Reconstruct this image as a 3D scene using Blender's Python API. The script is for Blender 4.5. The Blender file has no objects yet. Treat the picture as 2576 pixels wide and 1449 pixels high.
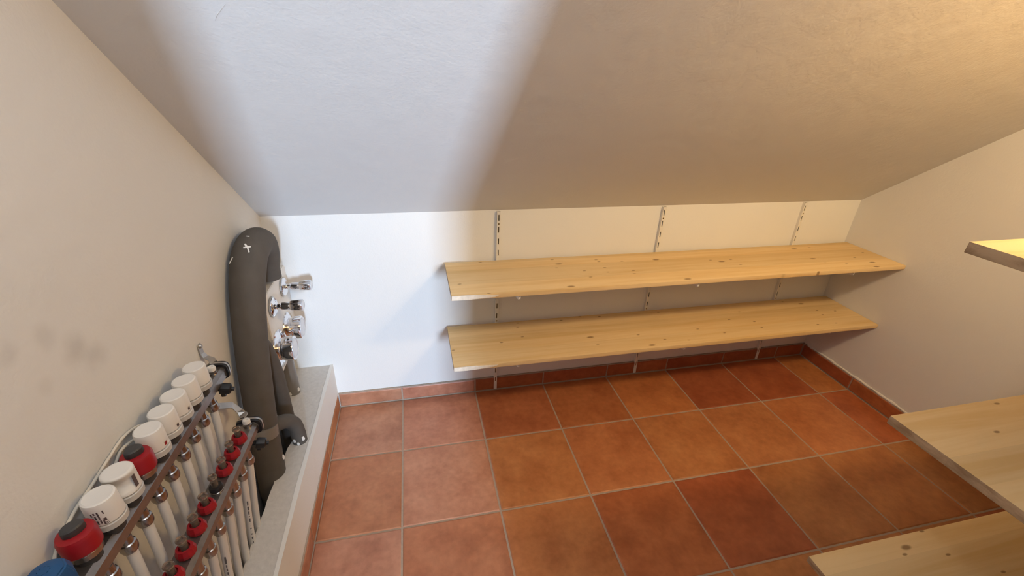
import bpy, bmesh, math, random
from mathutils import Vector, Matrix, Euler
random.seed(7)
scene = bpy.context.scene
col = scene.collection

# ------------------------------------------------------------------ camera
W_, F_ = 2576.0, 1094.7218
cam_d = bpy.data.cameras.new('camera')
cam_d.sensor_width = 36.0
cam_d.lens = F_ / W_ * 36.0
cam_d.clip_start = 0.01
cam = bpy.data.objects.new('camera', cam_d)
R = Matrix(((0.9761369, -0.2141619, 0.0359363),
            (-0.0643146, -0.4431759, -0.8941245),
            (0.2074135, 0.8704767, -0.4463742)))     # rows: right, down, forward
rot = Matrix((R[0], -R[1], -R[2])).transposed()
cam.matrix_world = Matrix.Translation((0.10927, -1.65399, 1.39137)) @ rot.to_4x4()
col.objects.link(cam)
scene.camera = cam

# ------------------------------------------------------------------ light
scene.view_settings.view_transform = 'Standard'
scene.view_settings.look = 'None'
scene.view_settings.exposure = 0.0
scene.view_settings.gamma = 1.0
scene.view_settings.use_curve_mapping = False

world = bpy.data.worlds.new('world'); scene.world = world; world.use_nodes = True
bg = world.node_tree.nodes['Background']
bg.inputs[0].default_value = (0.55, 0.68, 1.0, 1); bg.inputs[1].default_value = 0.25

def area(name, loc, target, sx, sy, power, color):
    l = bpy.data.lights.new(name, 'AREA'); l.shape = 'RECTANGLE'; l.size = sx; l.size_y = sy
    l.energy = power; l.color = color
    o = bpy.data.objects.new(name, l); o.location = loc
    o.rotation_euler = (Vector(target) - Vector(loc)).to_track_quat('-Z', 'Y').to_euler()
    col.objects.link(o); return o
def point(name, loc, rad, power, color):
    l = bpy.data.lights.new(name, 'POINT'); l.shadow_soft_size = rad; l.energy = power; l.color = color
    o = bpy.data.objects.new(name, l); o.location = loc; col.objects.link(o); return o

area('daylight_window', (1.17, -7.0, 1.50), (0.1, 0.0, 0.75), 0.52, 1.2, 450, (0.58, 0.76, 1.0))
def spot(name, loc, target, size, blend, rad, power, color):
    l = bpy.data.lights.new(name, 'SPOT'); l.spot_size = math.radians(size); l.spot_blend = blend
    l.shadow_soft_size = rad; l.energy = power; l.color = color
    o = bpy.data.objects.new(name, l); o.location = loc
    o.rotation_euler = (Vector(target) - Vector(loc)).to_track_quat('-Z', 'Y').to_euler()
    col.objects.link(o); return o
spot('warm_lamp', (1.42, -1.45, 1.97), (1.40, 0.0, 0.80), 140, 1.0, 0.06, 40.0, (1.0, 0.69, 0.34))
point('warm_lamp_glow', (1.62, -1.45, 1.95), 0.06, 17.0, (1.0, 0.69, 0.34))
point('left_wall_fill', (0.04, -1.52, 1.98), 0.06, 8.5, (0.88, 0.93, 1.0))  # added fill light for the left wall, no lamp known there

# ------------------------------------------------------------------ helpers
def finish(bm, name, mat, parent=None, loc=None, smooth=True, ang=0.55, kind=None):
    bmesh.ops.recalc_face_normals(bm, faces=bm.faces)
    if smooth:
        for f in bm.faces: f.smooth = True
        for e in bm.edges:
            if len(e.link_faces) == 2:
                if e.calc_face_angle(0) > ang: e.smooth = False
            else: e.smooth = False
    me = bpy.data.meshes.new(name); bm.to_mesh(me); bm.free()
    for m in (mat if isinstance(mat, (list, tuple)) else [mat]): me.materials.append(m)
    o = bpy.data.objects.new(name, me); col.objects.link(o)
    if parent: o.parent = parent
    if loc is not None: o.location = loc
    if kind: o['kind'] = kind
    return o
def empty(name, loc, label, cat, group=None, rotz=0):
    o = bpy.data.objects.new(name, None); o.empty_display_size = 0.02; o.location = loc
    o.rotation_euler = (0, 0, rotz); col.objects.link(o); tag(o, label, cat, group); return o
def tag(o, label, cat, group=None):
    o['label'] = label; o['category'] = cat
    if group: o['group'] = group
    return o
def copy_tree(o, loc, parent=None):
    c = o.copy(); col.objects.link(c)
    if parent: c.parent = parent
    else: c.location = loc
    for ch in o.children:
        copy_tree(ch, None, c)
    return c
def box(bm, lo, hi):
    x0, y0, z0 = lo; x1, y1, z1 = hi
    v = [bm.verts.new(p) for p in ((x0,y0,z0),(x1,y0,z0),(x1,y1,z0),(x0,y1,z0),(x0,y0,z1),(x1,y0,z1),(x1,y1,z1),(x0,y1,z1))]
    for f in ((0,3,2,1),(4,5,6,7),(0,1,5,4),(1,2,6,5),(2,3,7,6),(3,0,4,7)): bm.faces.new([v[i] for i in f])
    return v
def bbox_bevel(lo, hi, b, seg=2):
    bm = bmesh.new(); box(bm, lo, hi)
    bmesh.ops.bevel(bm, geom=list(bm.edges), offset=b, segments=seg, affect='EDGES', profile=0.6)
    return bm
def prism(bm, pts, vec):
    a = [bm.verts.new(p) for p in pts]; b = [bm.verts.new(Vector(p) + Vector(vec)) for p in pts]
    n = len(pts)
    bm.faces.new(a); bm.faces.new(list(reversed(b)))
    for i in range(n): bm.faces.new((a[i], b[i], b[(i+1) % n], a[(i+1) % n]))
def frame_for(d):
    d = Vector(d).normalized()
    u = d.cross(Vector((0, 0, 1)) if abs(d.z) < 0.9 else Vector((0, 1, 0))).normalized()
    return u, d.cross(u).normalized(), d
def lathe(bm, prof, org=(0,0,0), axis=(0,0,1), seg=32, rot=0.0, mod=None):
    """prof: list of (radius, height along axis). mod(theta, r, h) -> r"""
    u, v, d = frame_for(axis)
    if abs(Vector(axis).normalized().z) > 0.99: u, v = Vector((1,0,0)), Vector((0,1,0))
    rings = []
    for r, h in prof:
        c = Vector(org) + d * h
        if r < 1e-6: rings.append([bm.verts.new(c)]); continue
        ring = []
        for i in range(seg):
            t = rot + 2*math.pi*i/seg
            rr = mod(t, r, h) if mod else r
            ring.append(bm.verts.new(c + u*rr*math.cos(t) + v*rr*math.sin(t)))
        rings.append(ring)
    for a, b in zip(rings, rings[1:]):
        if len(a) == 1 and len(b) == 1: continue
        for i in range(seg):
            j = (i+1) % seg
            if len(a) == 1: bm.faces.new((a[0], b[i], b[j]))
            elif len(b) == 1: bm.faces.new((a[i], a[j], b[0]))
            else: bm.faces.new((a[i], a[j], b[j], b[i]))
    if len(rings[0]) > 1: bm.faces.new(list(reversed(rings[0])))
    if len(rings[-1]) > 1: bm.faces.new(rings[-1])
def catmull(pts, n=8):
    P = [Vector(p) for p in pts]; P = [2*P[0]-P[1]] + P + [2*P[-1]-P[-2]]
    out = []
    for i in range(1, len(P)-2):
        for k in range(n):
            t = k/n; a, b, c, d = P[i-1], P[i], P[i+1], P[i+2]
            out.append(0.5*((2*b)+(c-a)*t+(2*a-5*b+4*c-d)*t*t+(3*b-a-3*c+d)*t**3))
    out.append(P[-2]); return out
def tube(bm, pts, r, seg=16, n=8, raw=False, wob=0.0):
    path = [Vector(p) for p in pts] if raw else catmull(pts, n)
    m = len(path); rings = []; up = None
    for i, p in enumerate(path):
        d = (path[min(i+1, m-1)] - path[max(i-1, 0)]).normalized()
        if up is None: u, v, _ = frame_for(d)
        else:
            u = (up - d*up.dot(d)).normalized(); v = d.cross(u)
        up = u
        rr = r(i/(m-1)) if callable(r) else r
        ring = []
        for k in range(seg):
            t = 2*math.pi*k/seg
            q = rr*(1+wob*math.sin(3*t+i*0.7)+wob*math.sin(t+i*0.31))
            ring.append(bm.verts.new(p + u*q*math.cos(t) + v*q*math.sin(t)))
        rings.append(ring)
    for a, b in zip(rings, rings[1:]):
        for k in range(seg):
            bm.faces.new((a[k], a[(k+1) % seg], b[(k+1) % seg], b[k]))
    bm.faces.new(list(reversed(rings[0]))); bm.faces.new(rings[-1])

# ------------------------------------------------------------------ materials
def mat_base(name):
    m = bpy.data.materials.new(name); m.use_nodes = True
    nt = m.node_tree; b = nt.nodes['Principled BSDF']; return m, nt, b
def N(nt, t, **kw):
    n = nt.nodes.new(t)
    for k, v in kw.items(): setattr(n, k, v)
    return n
def noise_bump(nt, b, scale, strength, dist=0.002, detail=4):
    tc = N(nt, 'ShaderNodeTexCoord'); no = N(nt, 'ShaderNodeTexNoise'); no.inputs['Scale'].default_value = scale; no.inputs['Detail'].default_value = detail
    bu = N(nt, 'ShaderNodeBump'); bu.inputs['Strength'].default_value = strength; bu.inputs['Distance'].default_value = dist
    nt.links.new(tc.outputs['Object'], no.inputs['Vector']); nt.links.new(no.outputs[0], bu.inputs['Height']); nt.links.new(bu.outputs[0], b.inputs['Normal'])
    return tc, no
def simple(name, c, rough=0.5, metal=0.0, var=0.06, scale=40, bump=0.0, spec=None):
    m, nt, b = mat_base(name)
    tc, no = noise_bump(nt, b, scale, bump)
    mx = N(nt, 'ShaderNodeMix', data_type='RGBA')
    mx.inputs[6].default_value = (*[x*(1-var) for x in c], 1); mx.inputs[7].default_value = (*[min(1, x*(1+var)) for x in c], 1)
    nt.links.new(no.outputs[0], mx.inputs[0]); nt.links.new(mx.outputs[2], b.inputs['Base Color'])
    b.inputs['Roughness'].default_value = rough; b.inputs['Metallic'].default_value = metal
    if spec is not None: b.inputs['Specular IOR Level'].default_value = spec
    return m
def plaster(name, c, stains=(), bump=0.35, cracks=False):
    m, nt, b = mat_base(name)
    tc = N(nt, 'ShaderNodeTexCoord')
    n1 = N(nt, 'ShaderNodeTexNoise'); n1.inputs['Scale'].default_value = 2.2; n1.inputs['Detail'].default_value = 5
    n2 = N(nt, 'ShaderNodeTexNoise'); n2.inputs['Scale'].default_value = 160; n2.inputs['Detail'].default_value = 3
    n3 = N(nt, 'ShaderNodeTexNoise'); n3.inputs['Scale'].default_value = 14; n3.inputs['Detail'].default_value = 4
    for n in (n1, n2, n3): nt.links.new(tc.outputs['Object'], n.inputs['Vector'])
    mx = N(nt, 'ShaderNodeMix', data_type='RGBA')
    mx.inputs[6].default_value = (*[x*0.965 for x in c], 1); mx.inputs[7].default_value = (*[min(1, x*1.03) for x in c], 1)
    nt.links.new(n1.outputs[0], mx.inputs[0]); cur = mx.outputs[2]
    for (p, r, amt, colr) in stains:
        vm = N(nt, 'ShaderNodeVectorMath', operation='DISTANCE'); vm.inputs[1].default_value = p
        wr = N(nt, 'ShaderNodeMix', data_type='VECTOR'); wr.inputs[0].default_value = r*0.9
        nt.links.new(tc.outputs['Object'], wr.inputs[4])
        add = N(nt, 'ShaderNodeVectorMath', operation='ADD'); sc = N(nt, 'ShaderNodeVectorMath', operation='SCALE'); sc.inputs['Scale'].default_value = r*1.6
        sub = N(nt, 'ShaderNodeVectorMath', operation='SUBTRACT'); sub.inputs[1].default_value = (0.5, 0.5, 0.5)
        nt.links.new(n3.outputs['Color'], sub.inputs[0]); nt.links.new(sub.outputs[0], sc.inputs[0]); nt.links.new(tc.outputs['Object'], add.inputs[0]); nt.links.new(sc.outputs[0], add.inputs[1])
        nt.links.new(add.outputs[0], vm.inputs[0])
        mr = N(nt, 'ShaderNodeMapRange', interpolation_type='SMOOTHSTEP'); mr.inputs[1].default_value = r*1.3; mr.inputs[2].default_value = r*0.2; mr.inputs[3].default_value = 0; mr.inputs[4].default_value = amt
        nt.links.new(vm.outputs['Value'], mr.inputs[0])
        m2 = N(nt, 'ShaderNodeMix', data_type='RGBA'); m2.inputs[7].default_value = (*colr, 1)
        nt.links.new(mr.outputs[0], m2.inputs[0]); nt.links.new(cur, m2.inputs[6]); cur = m2.outputs[2]
    nt.links.new(cur, b.inputs['Base Color'])
    ad = N(nt, 'ShaderNodeMath', operation='MULTIPLY_ADD'); ad.inputs[1].default_value = 0.25
    nt.links.new(n2.outputs[0], ad.inputs[0]); nt.links.new(n3.outputs[0], ad.inputs[2])
    bu = N(nt, 'ShaderNodeBump'); bu.inputs['Strength'].default_value = bump; bu.inputs['Distance'].default_value = 0.004
    nt.links.new(ad.outputs[0], bu.inputs['Height']); nt.links.new(bu.outputs[0], b.inputs['Normal'])
    b.inputs['Roughness'].default_value = 0.9; b.inputs['Specular IOR Level'].default_value = 0.15
    return m
def tile_mat():
    m, nt, b = mat_base('terracotta_tile')
    tc = N(nt, 'ShaderNodeTexCoord'); oi = N(nt, 'ShaderNodeObjectInfo')
    sc = N(nt, 'ShaderNodeVectorMath', operation='SCALE'); sc.inputs[0].default_value = (37, 19, 7); nt.links.new(oi.outputs['Random'], sc.inputs['Scale'])
    ad = N(nt, 'ShaderNodeVectorMath', operation='ADD'); nt.links.new(tc.outputs['Object'], ad.inputs[0]); nt.links.new(sc.outputs[0], ad.inputs[1])
    n1 = N(nt, 'ShaderNodeTexNoise'); n1.inputs['Scale'].default_value = 9; n1.inputs['Detail'].default_value = 6; n1.inputs['Roughness'].default_value = 0.6
    n2 = N(nt, 'ShaderNodeTexNoise'); n2.inputs['Scale'].default_value = 45; n2.inputs['Detail'].default_value = 4
    for n in (n1, n2): nt.links.new(ad.outputs[0], n.inputs['Vector'])
    cr = N(nt, 'ShaderNodeValToRGB'); e = cr.color_ramp.elements
    e[0].position = 0.30; e[0].color = (0.80, 0.72, 0.69, 1); e[1].position = 0.72; e[1].color = (1.16, 1.26, 1.32, 1)
    el = cr.color_ramp.elements.new(0.5); el.color = (1, 1, 1, 1)
    nt.links.new(n1.outputs[0], cr.inputs[0])
    mu = N(nt, 'ShaderNodeMix', data_type='RGBA', blend_type='MULTIPLY'); mu.inputs[0].default_value = 1
    nt.links.new(oi.outputs['Color'], mu.inputs[6]); nt.links.new(cr.outputs[0], mu.inputs[7])
    cr2 = N(nt, 'ShaderNodeValToRGB'); e = cr2.color_ramp.elements
    e[0].position = 0.25; e[0].color = (0.86, 0.84, 0.82, 1); e[1].position = 0.7; e[1].color = (1.08, 1.08, 1.08, 1)
    nt.links.new(n2.outputs[0], cr2.inputs[0])
    mu2 = N(nt, 'ShaderNodeMix', data_type='RGBA', blend_type='MULTIPLY'); mu2.inputs[0].default_value = 1
    nt.links.new(mu.outputs[2], mu2.inputs[6]); nt.links.new(cr2.outputs[0], mu2.inputs[7])
    nt.links.new(mu2.outputs[2], b.inputs['Base Color'])
    b.inputs['Roughness'].default_value = 0.42; b.inputs['Specular IOR Level'].default_value = 0.5
    bu = N(nt, 'ShaderNodeBump'); bu.inputs['Strength'].default_value = 0.15; bu.inputs['Distance'].default_value = 0.002
    nt.links.new(n1.outputs[0], bu.inputs['Height']); nt.links.new(bu.outputs[0], b.inputs['Normal'])
    return m
def pine(name, light, dark, knotc=(0.20, 0.095, 0.035), end=False):
    m, nt, b = mat_base(name)
    tc = N(nt, 'ShaderNodeTexCoord'); oi = N(nt, 'ShaderNodeObjectInfo')
    sc = N(nt, 'ShaderNodeVectorMath', operation='SCALE'); sc.inputs[0].default_value = (11, 0, 0); nt.links.new(oi.outputs['Random'], sc.inputs['Scale'])
    ad = N(nt, 'ShaderNodeVectorMath', operation='ADD'); nt.links.new(tc.outputs['Object'], ad.inputs[0]); nt.links.new(sc.outputs[0], ad.inputs[1])
    mp = N(nt, 'ShaderNodeMapping'); mp.inputs['Scale'].default_value = (1.3, 26, 26) if not end else (60, 22, 60)
    nt.links.new(ad.outputs[0], mp.inputs[0])
    n1 = N(nt, 'ShaderNodeTexNoise'); n1.inputs['Scale'].default_value = 1.0; n1.inputs['Detail'].default_value = 7; n1.inputs['Roughness'].default_value = 0.62; n1.inputs['Distortion'].default_value = 0.4
    nt.links.new(mp.outputs[0], n1.inputs['Vector'])
    cr = N(nt, 'ShaderNodeValToRGB'); e = cr.color_ramp.elements
    e[0].position = 0.36; e[0].color = (*dark, 1); e[1].position = 0.58; e[1].color = (*light, 1)
    nt.links.new(n1.outputs[0], cr.inputs[0]); cur = cr.outputs[0]
    # glued lamella tone
    sp = N(nt, 'ShaderNodeSeparateXYZ'); nt.links.new(tc.outputs['Object'], sp.inputs[0])
    dv = N(nt, 'ShaderNodeMath', operation='DIVIDE'); dv.inputs[1].default_value = 0.062; nt.links.new(sp.outputs['Y'], dv.inputs[0])
    fl = N(nt, 'ShaderNodeMath', operation='FLOOR'); nt.links.new(dv.outputs[0], fl.inputs[0])
    ax = N(nt, 'ShaderNodeMath', operation='MULTIPLY_ADD'); ax.inputs[1].default_value = 13.7; nt.links.new(oi.outputs['Random'], ax.inputs[0]); nt.links.new(fl.outputs[0], ax.inputs[2])
    wn = N(nt, 'ShaderNodeTexWhiteNoise', noise_dimensions='1D'); nt.links.new(ax.outputs[0], wn.inputs['W'])
    mr = N(nt, 'ShaderNodeMapRange'); mr.inputs[3].default_value = 0.93; mr.inputs[4].default_value = 1.05; nt.links.new(wn.outputs['Value'], mr.inputs[0])
    mu = N(nt, 'ShaderNodeVectorMath', operation='SCALE'); nt.links.new(cur, mu.inputs[0]); nt.links.new(mr.outputs[0], mu.inputs['Scale']); cur = mu.outputs[0]
    if not end:
        for scale, rad, th in (((4.2, 10, 0), 0.085, 0.74), ((10, 24, 0), 0.10, 0.84)):
            mk = N(nt, 'ShaderNodeMapping'); mk.inputs['Scale'].default_value = scale; nt.links.new(ad.outputs[0], mk.inputs[0])
            vo = N(nt, 'ShaderNodeTexVoronoi', voronoi_dimensions='2D'); vo.inputs['Scale'].default_value = 1.0; nt.links.new(mk.outputs[0], vo.inputs['Vector'])
            r1 = N(nt, 'ShaderNodeMapRange', interpolation_type='SMOOTHSTEP'); r1.inputs[1].default_value = rad; r1.inputs[2].default_value = rad*0.4; nt.links.new(vo.outputs['Distance'], r1.inputs[0])
            sx = N(nt, 'ShaderNodeSeparateColor'); nt.links.new(vo.outputs['Color'], sx.inputs[0])
            gt = N(nt, 'ShaderNodeMath', operation='GREATER_THAN'); gt.inputs[1].default_value = th; nt.links.new(sx.outputs[0], gt.inputs[0])
            k = N(nt, 'ShaderNodeMath', operation='MULTIPLY'); nt.links.new(r1.outputs[0], k.inputs[0]); nt.links.new(gt.outputs[0], k.inputs[1])
            k2 = N(nt, 'ShaderNodeMath', operation='MULTIPLY'); k2.inputs[1].default_value = 0.75; nt.links.new(k.outputs[0], k2.inputs[0])
            mx = N(nt, 'ShaderNodeMix', data_type='RGBA'); mx.inputs[7].default_value = (*knotc, 1)
            nt.links.new(k2.outputs[0], mx.inputs[0]); nt.links.new(cur, mx.inputs[6]); cur = mx.outputs[2]
    nt.links.new(cur, b.inputs['Base Color'])
    b.inputs['Roughness'].default_value = 0.6; b.inputs['Specular IOR Level'].default_value = 0.25
    bu = N(nt, 'ShaderNodeBump'); bu.inputs['Strength'].default_value = 0.12; bu.inputs['Distance'].default_value = 0.001
    nt.links.new(n1.outputs[0], bu.inputs['Height']); nt.links.new(bu.outputs[0], b.inputs['Normal'])
    return m

SM = (0.40, 0.375, 0.34)
M = {}
M['wall'] = plaster('white_plaster', (0.80, 0.79, 0.76))
M['ceil'] = plaster('ceiling_plaster', (0.74, 0.73, 0.71), bump=0.5)
M['wall_left'] = plaster('left_wall_plaster', (0.74, 0.72, 0.68), stains=[
    ((-0.43, -0.945, 0.975), 0.030, 0.34, SM), ((-0.43, -0.915, 0.935), 0.030, 0.30, SM),
    ((-0.43, -0.985, 1.02), 0.022, 0.22, SM), ((-0.43, -1.046, 1.03), 0.020, 0.22, SM), ((-0.43, -1.02, 0.955), 0.016, 0.14, SM)], bump=0.6)
M['wall_right'] = plaster('right_wall_plaster', (0.74, 0.72, 0.68))
M['grout'] = simple('cement_grout', (0.40, 0.315, 0.245), 0.95, var=0.15, scale=120, bump=0.5)
M['tile'] = tile_mat()
M['conc'] = simple('raw_concrete', (0.60, 0.575, 0.54), 0.95, var=0.14, scale=70, bump=0.9)
M['bead'] = simple('white_filler', (0.75, 0.72, 0.68), 0.9, scale=90, bump=0.8)
M['pine'] = pine('pine_board', (0.79, 0.59, 0.32), (0.71, 0.49, 0.225))
M['pine_end'] = pine('pine_end_grain', (0.42, 0.28, 0.16), (0.27, 0.16, 0.08), end=True)
M['pale_strip'] = simple('pale_wood_strip', (0.80, 0.72, 0.60), 0.9, var=0.25, scale=60, bump=1.0)
M['steel_w'] = simple('white_painted_steel', (0.78, 0.75, 0.68), 0.45, var=0.02)
M['screw'] = simple('screw_and_slot_shade', (0.35, 0.24, 0.10), 0.35, 0.9)
M['foam'] = simple('grey_foam_insulation', (0.105, 0.093, 0.081), 0.75, var=0.16, scale=26, bump=0.35, spec=0.25)
M['foam_tape'] = simple('grey_foam_tape', (0.20, 0.185, 0.165), 0.28, var=0.1)
M['flake'] = simple('white_paint_flake', (0.85, 0.84, 0.80), 0.6)
M['darkpipe'] = simple('dark_inner_pipe', (0.05, 0.045, 0.04), 0.5)
M['chrome'] = simple('chrome', (0.82, 0.82, 0.84), 0.06, 1.0, var=0.0)
M['chrome_cap'] = simple('clear_index_cap', (0.70, 0.72, 0.76), 0.15, 0.3, var=0.02)
M['nickel'] = simple('nickel_plated_brass', (0.40, 0.375, 0.345), 0.27, 1.0, var=0.08)
M['rail'] = simple('manifold_rail_metal', (0.27, 0.245, 0.225), 0.30, 0.85, var=0.30, scale=55)
M['rail_end'] = simple('manifold_brass', (0.30, 0.22, 0.15), 0.35, 0.9)
M['white_p'] = simple('white_plastic', (0.76, 0.735, 0.69), 0.5, var=0.01)
M['grey_p'] = simple('pale_grey_plastic', (0.56, 0.55, 0.52), 0.45, var=0.02)
M['pipe_w'] = simple('white_pex_pipe', (0.74, 0.73, 0.71), 0.5, var=0.02)
M['red_p'] = simple('red_plastic', (0.31, 0.006, 0.012), 0.45, var=0.04)
M['dark_p'] = simple('anthracite_plastic', (0.045, 0.045, 0.047), 0.5, var=0.05)
M['black'] = simple('black_rubber', (0.012, 0.012, 0.014), 0.45)
M['blue_p'] = simple('blue_plastic', (0.006, 0.07, 0.20), 0.45, var=0.08)
M['zinc'] = simple('zinc_steel', (0.55, 0.53, 0.50), 0.42, 1.0, var=0.1)
M['ink'] = simple('dark_print_ink', (0.10, 0.07, 0.07), 0.8)
M['ink_p'] = simple('grey_print_ink', (0.12, 0.115, 0.13), 0.8)
M['cable'] = simple('cream_cable', (0.70, 0.64, 0.53), 0.5)
def glass():
    m, nt, b = mat_base('flow_meter_glass')
    b.inputs['Base Color'].default_value = (0.80, 0.66, 0.52, 1); b.inputs['Roughness'].default_value = 0.06
    b.inputs['Transmission Weight'].default_value = 0.9; b.inputs['IOR'].default_value = 1.45
    return m
M['glass'] = glass()
M['pit'] = simple('dark_screed', (0.06, 0.055, 0.05), 0.95, var=0.2, scale=50)

# ------------------------------------------------------------------ room
S = 0.339
YB = -0.0102                      # face of the back baseboard
XL, XR = -0.2747, 2.2057          # faces of the side baseboards
WL, WR = -0.4303, 2.2158          # wall faces
ROW1, ROW2, ROW3, ROW4 = -0.31644, -0.65544, -0.99444, -1.33344
YF = -1.75                        # front wall
ZC, SL = 0.895, 0.82              # ceiling line on the back wall, slope
def zc(y): return ZC - SL*y

def structure(name, bm, m, smooth=False):
    return finish(bm, name, m, smooth=smooth, kind='structure')
bm = bmesh.new(); box(bm, (WL-0.1, YF-0.1, -0.25), (WR+0.1, 0.1, -0.12))
floor = bmesh.new(); box(floor, (XL-0.012, YF-0.1, -0.12), (WR+0.1, 0.1, -0.0022))
bm.free()
floor = structure('floor', floor, M['grout'])
b_ = bmesh.new(); prism(b_, [(WL-0.1, 0, -0.12), (WR+0.1, 0, -0.12), (WR+0.1, 0, zc(0)), (WL-0.1, 0, zc(0))], (0, 0.1, 0)); structure('wall_back', b_, M['wall'])
def side_wall(name, x, dx, m):
    b = bmesh.new(); prism(b, [(x, 0, -0.12), (x, 0, zc(0)), (x, YF-0.1, zc(YF-0.1)), (x, YF-0.1, -0.12)], (dx, 0, 0)); return structure(name, b, m)
side_wall('wall_left', WL, -0.1, M['wall_left'])
side_wall('wall_right', WR, 0.1, M['wall_right'])
b_ = bmesh.new()
prism(b_, [(WL-0.1, 0.1, zc(0.1)), (WL-0.1, YF-0.1, zc(YF-0.1)), (WL-0.1, YF-0.1, zc(YF-0.1)+0.1), (WL-0.1, 0.1, zc(0.1)+0.1)], (WR-WL+0.2, 0, 0))
structure('ceiling', b_, M['ceil'])
b_ = bmesh.new(); tube(b_, [(-0.1775, -0.7062, 1.4741), (-0.1889, -0.6969, 1.4664), (-0.2000, -0.6873, 1.4586), (-0.2082, -0.6777, 1.4507)], lambda t: 0.0003+0.0005*math.sin(t*math.pi), seg=6, n=4)
finish(b_, 'hairline_scratch', M['conc'], bpy.data.objects['ceiling'])
DX0, DX1, DZ = -0.02, 0.49, 2.05   # opening the daylight comes through
b_ = bmesh.new()
box(b_, (WL, YF-0.1, -0.12), (DX0, YF, zc(YF))); box(b_, (DX1, YF-0.1, -0.12), (WR, YF, zc(YF))); box(b_, (DX0, YF-0.1, DZ), (DX1, YF, zc(YF)))
structure('wall_front', b_, M['wall'])

# floor tiles: every tile a part of the floor
G = 0.0033
def tile_mesh(w, h, t=0.02):
    b = bmesh.new(); c = 0.0035; d = 0.0016
    def ring(i, z): return [b.verts.new(p) for p in ((-w/2+i, -h/2+i, z), (w/2-i, -h/2+i, z), (w/2-i, h/2-i, z), (-w/2+i, h/2-i, z))]
    r0, r1, r2 = ring(0, -t), ring(0, -d), ring(c, 0)
    for a, q in ((r0, r1), (r1, r2)):
        for k in range(4): b.faces.new((a[k], a[(k+1) % 4], q[(k+1) % 4], q[k]))
    b.faces.new(r2); b.faces.new(list(reversed(r0)))
    me = bpy.data.meshes.new('tile'); bmesh.ops.recalc_face_normals(b, faces=b.faces); b.to_mesh(me); b.free(); me.materials.append(M['tile']); return me
_cache = {}
def put_tile(w, h, loc, rot, tint, parent, name='tile'):
    key = (round(w, 4), round(h, 4))
    if key not in _cache: _cache[key] = tile_mesh(w, h)
    o = bpy.data.objects.new(name, _cache[key]); col.objects.link(o); o.parent = parent
    o.location = loc; o.rotation_euler = rot; o.color = (*tint, 1)
    return o
PINK_DAYLIT, TERR, RED, DKR, ORG, OCH, BRN = (0.48, 0.218, 0.130), (0.45, 0.180, 0.082), (0.39, 0.120, 0.044), (0.345, 0.096, 0.037), (0.43, 0.163, 0.052), (0.46, 0.182, 0.066), (0.42, 0.165, 0.058)  # pinkish tint of the left tiles has cool daylight mixed into the colour
xs = [XL] + [i*S for i in range(7)] + [XR]
ys = [YB, ROW1, ROW2, ROW3, ROW4, YF]
TINT = [[PINK_DAYLIT, PINK_DAYLIT, RED, RED, ORG, DKR, DKR, ORG],
        [TERR, PINK_DAYLIT, OCH, OCH, OCH, OCH, OCH, RED],
        [PINK_DAYLIT, TERR, OCH, RED, DKR, BRN, BRN, BRN],
        [PINK_DAYLIT, TERR, OCH, ORG, BRN, BRN, BRN, RED],
        [PINK_DAYLIT, TERR, ORG, RED, OCH, BRN, RED, ORG]]
for r in range(5):
    for c in range(8):
        x0, x1, y1, y0 = xs[c], xs[c+1], ys[r], ys[r+1]
        a = G if c else 0.001; b2 = G if c < 7 else 0.001; t = G if r else 0.001; d = G
        w, h = x1-x0-a-b2, y1-y0-t-d
        put_tile(w, h, ((x0+a+x1-b2)/2, (y0+d+y1-t)/2, random.uniform(-0.0003, 0.0003)), (random.uniform(-.0012, .0012), random.uniform(-.0012, .0012), 0),
                 [v*random.uniform(0.95, 1.05) for v in TINT[r][c]], floor)
# baseboards
HB = 0.0716
def baseboard(name, grout_lo, grout_hi):
    b = bmesh.new(); box(b, grout_lo, grout_hi); return structure(name, b, M['grout'])
bb = baseboard('baseboard_back', (XL, -0.0075, -0.002), (WR, 0.004, HB+0.003))
for c in range(8):
    x0, x1 = xs[c], xs[c+1]; w = x1-x0-2*G
    put_tile(w, HB-0.006, ((x0+x1)/2, YB, 0.005+(HB-0.006)/2), (math.pi/2, 0, 0), [v*random.uniform(.93, 1.05) for v in [PINK_DAYLIT, PINK_DAYLIT, DKR, DKR, RED, DKR, DKR, DKR][c]], bb, 'baseboard_tile')
bl = baseboard('baseboard_left', (XL-0.010, YF, -0.002), (XL-0.003, -0.004, HB+0.002))
br = baseboard('baseboard_right', (XR+0.003, YF, -0.002), (WR+0.004, -0.004, HB+0.003))
for r in range(5):
    y1, y0 = ys[r], ys[r+1]; h = y1-y0-2*G
    put_tile(h, HB-0.006, (XL, (y0+y1)/2, 0.005+(HB-0.006)/2), (math.pi/2, 0, math.pi/2), [v*random.uniform(.93, 1.05) for v in [TERR, TERR, PINK_DAYLIT, TERR, TERR][r]], bl, 'baseboard_tile')
    put_tile(h, HB-0.006, (XR, (y0+y1)/2, 0.005+(HB-0.006)/2), (math.pi/2, 0, -math.pi/2), [v*random.uniform(.93, 1.05) for v in [DKR, RED, DKR, RED, DKR][r]], br, 'baseboard_tile')
# uneven filler bead on top of the right baseboard, thin one on the back
def bead(name, pts, rfun, m, parent):
    b = bmesh.new(); tube(b, pts, rfun, seg=8, raw=True); return finish(b, name, m, parent)
bead('filler_bead', [(WR-0.002, -0.03-0.03*i, HB+0.006+random.uniform(-.002, .002)) for i in range(45)], lambda t: 0.0055+0.003*math.sin(t*37)*math.sin(t*91), M['bead'], br)

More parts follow.
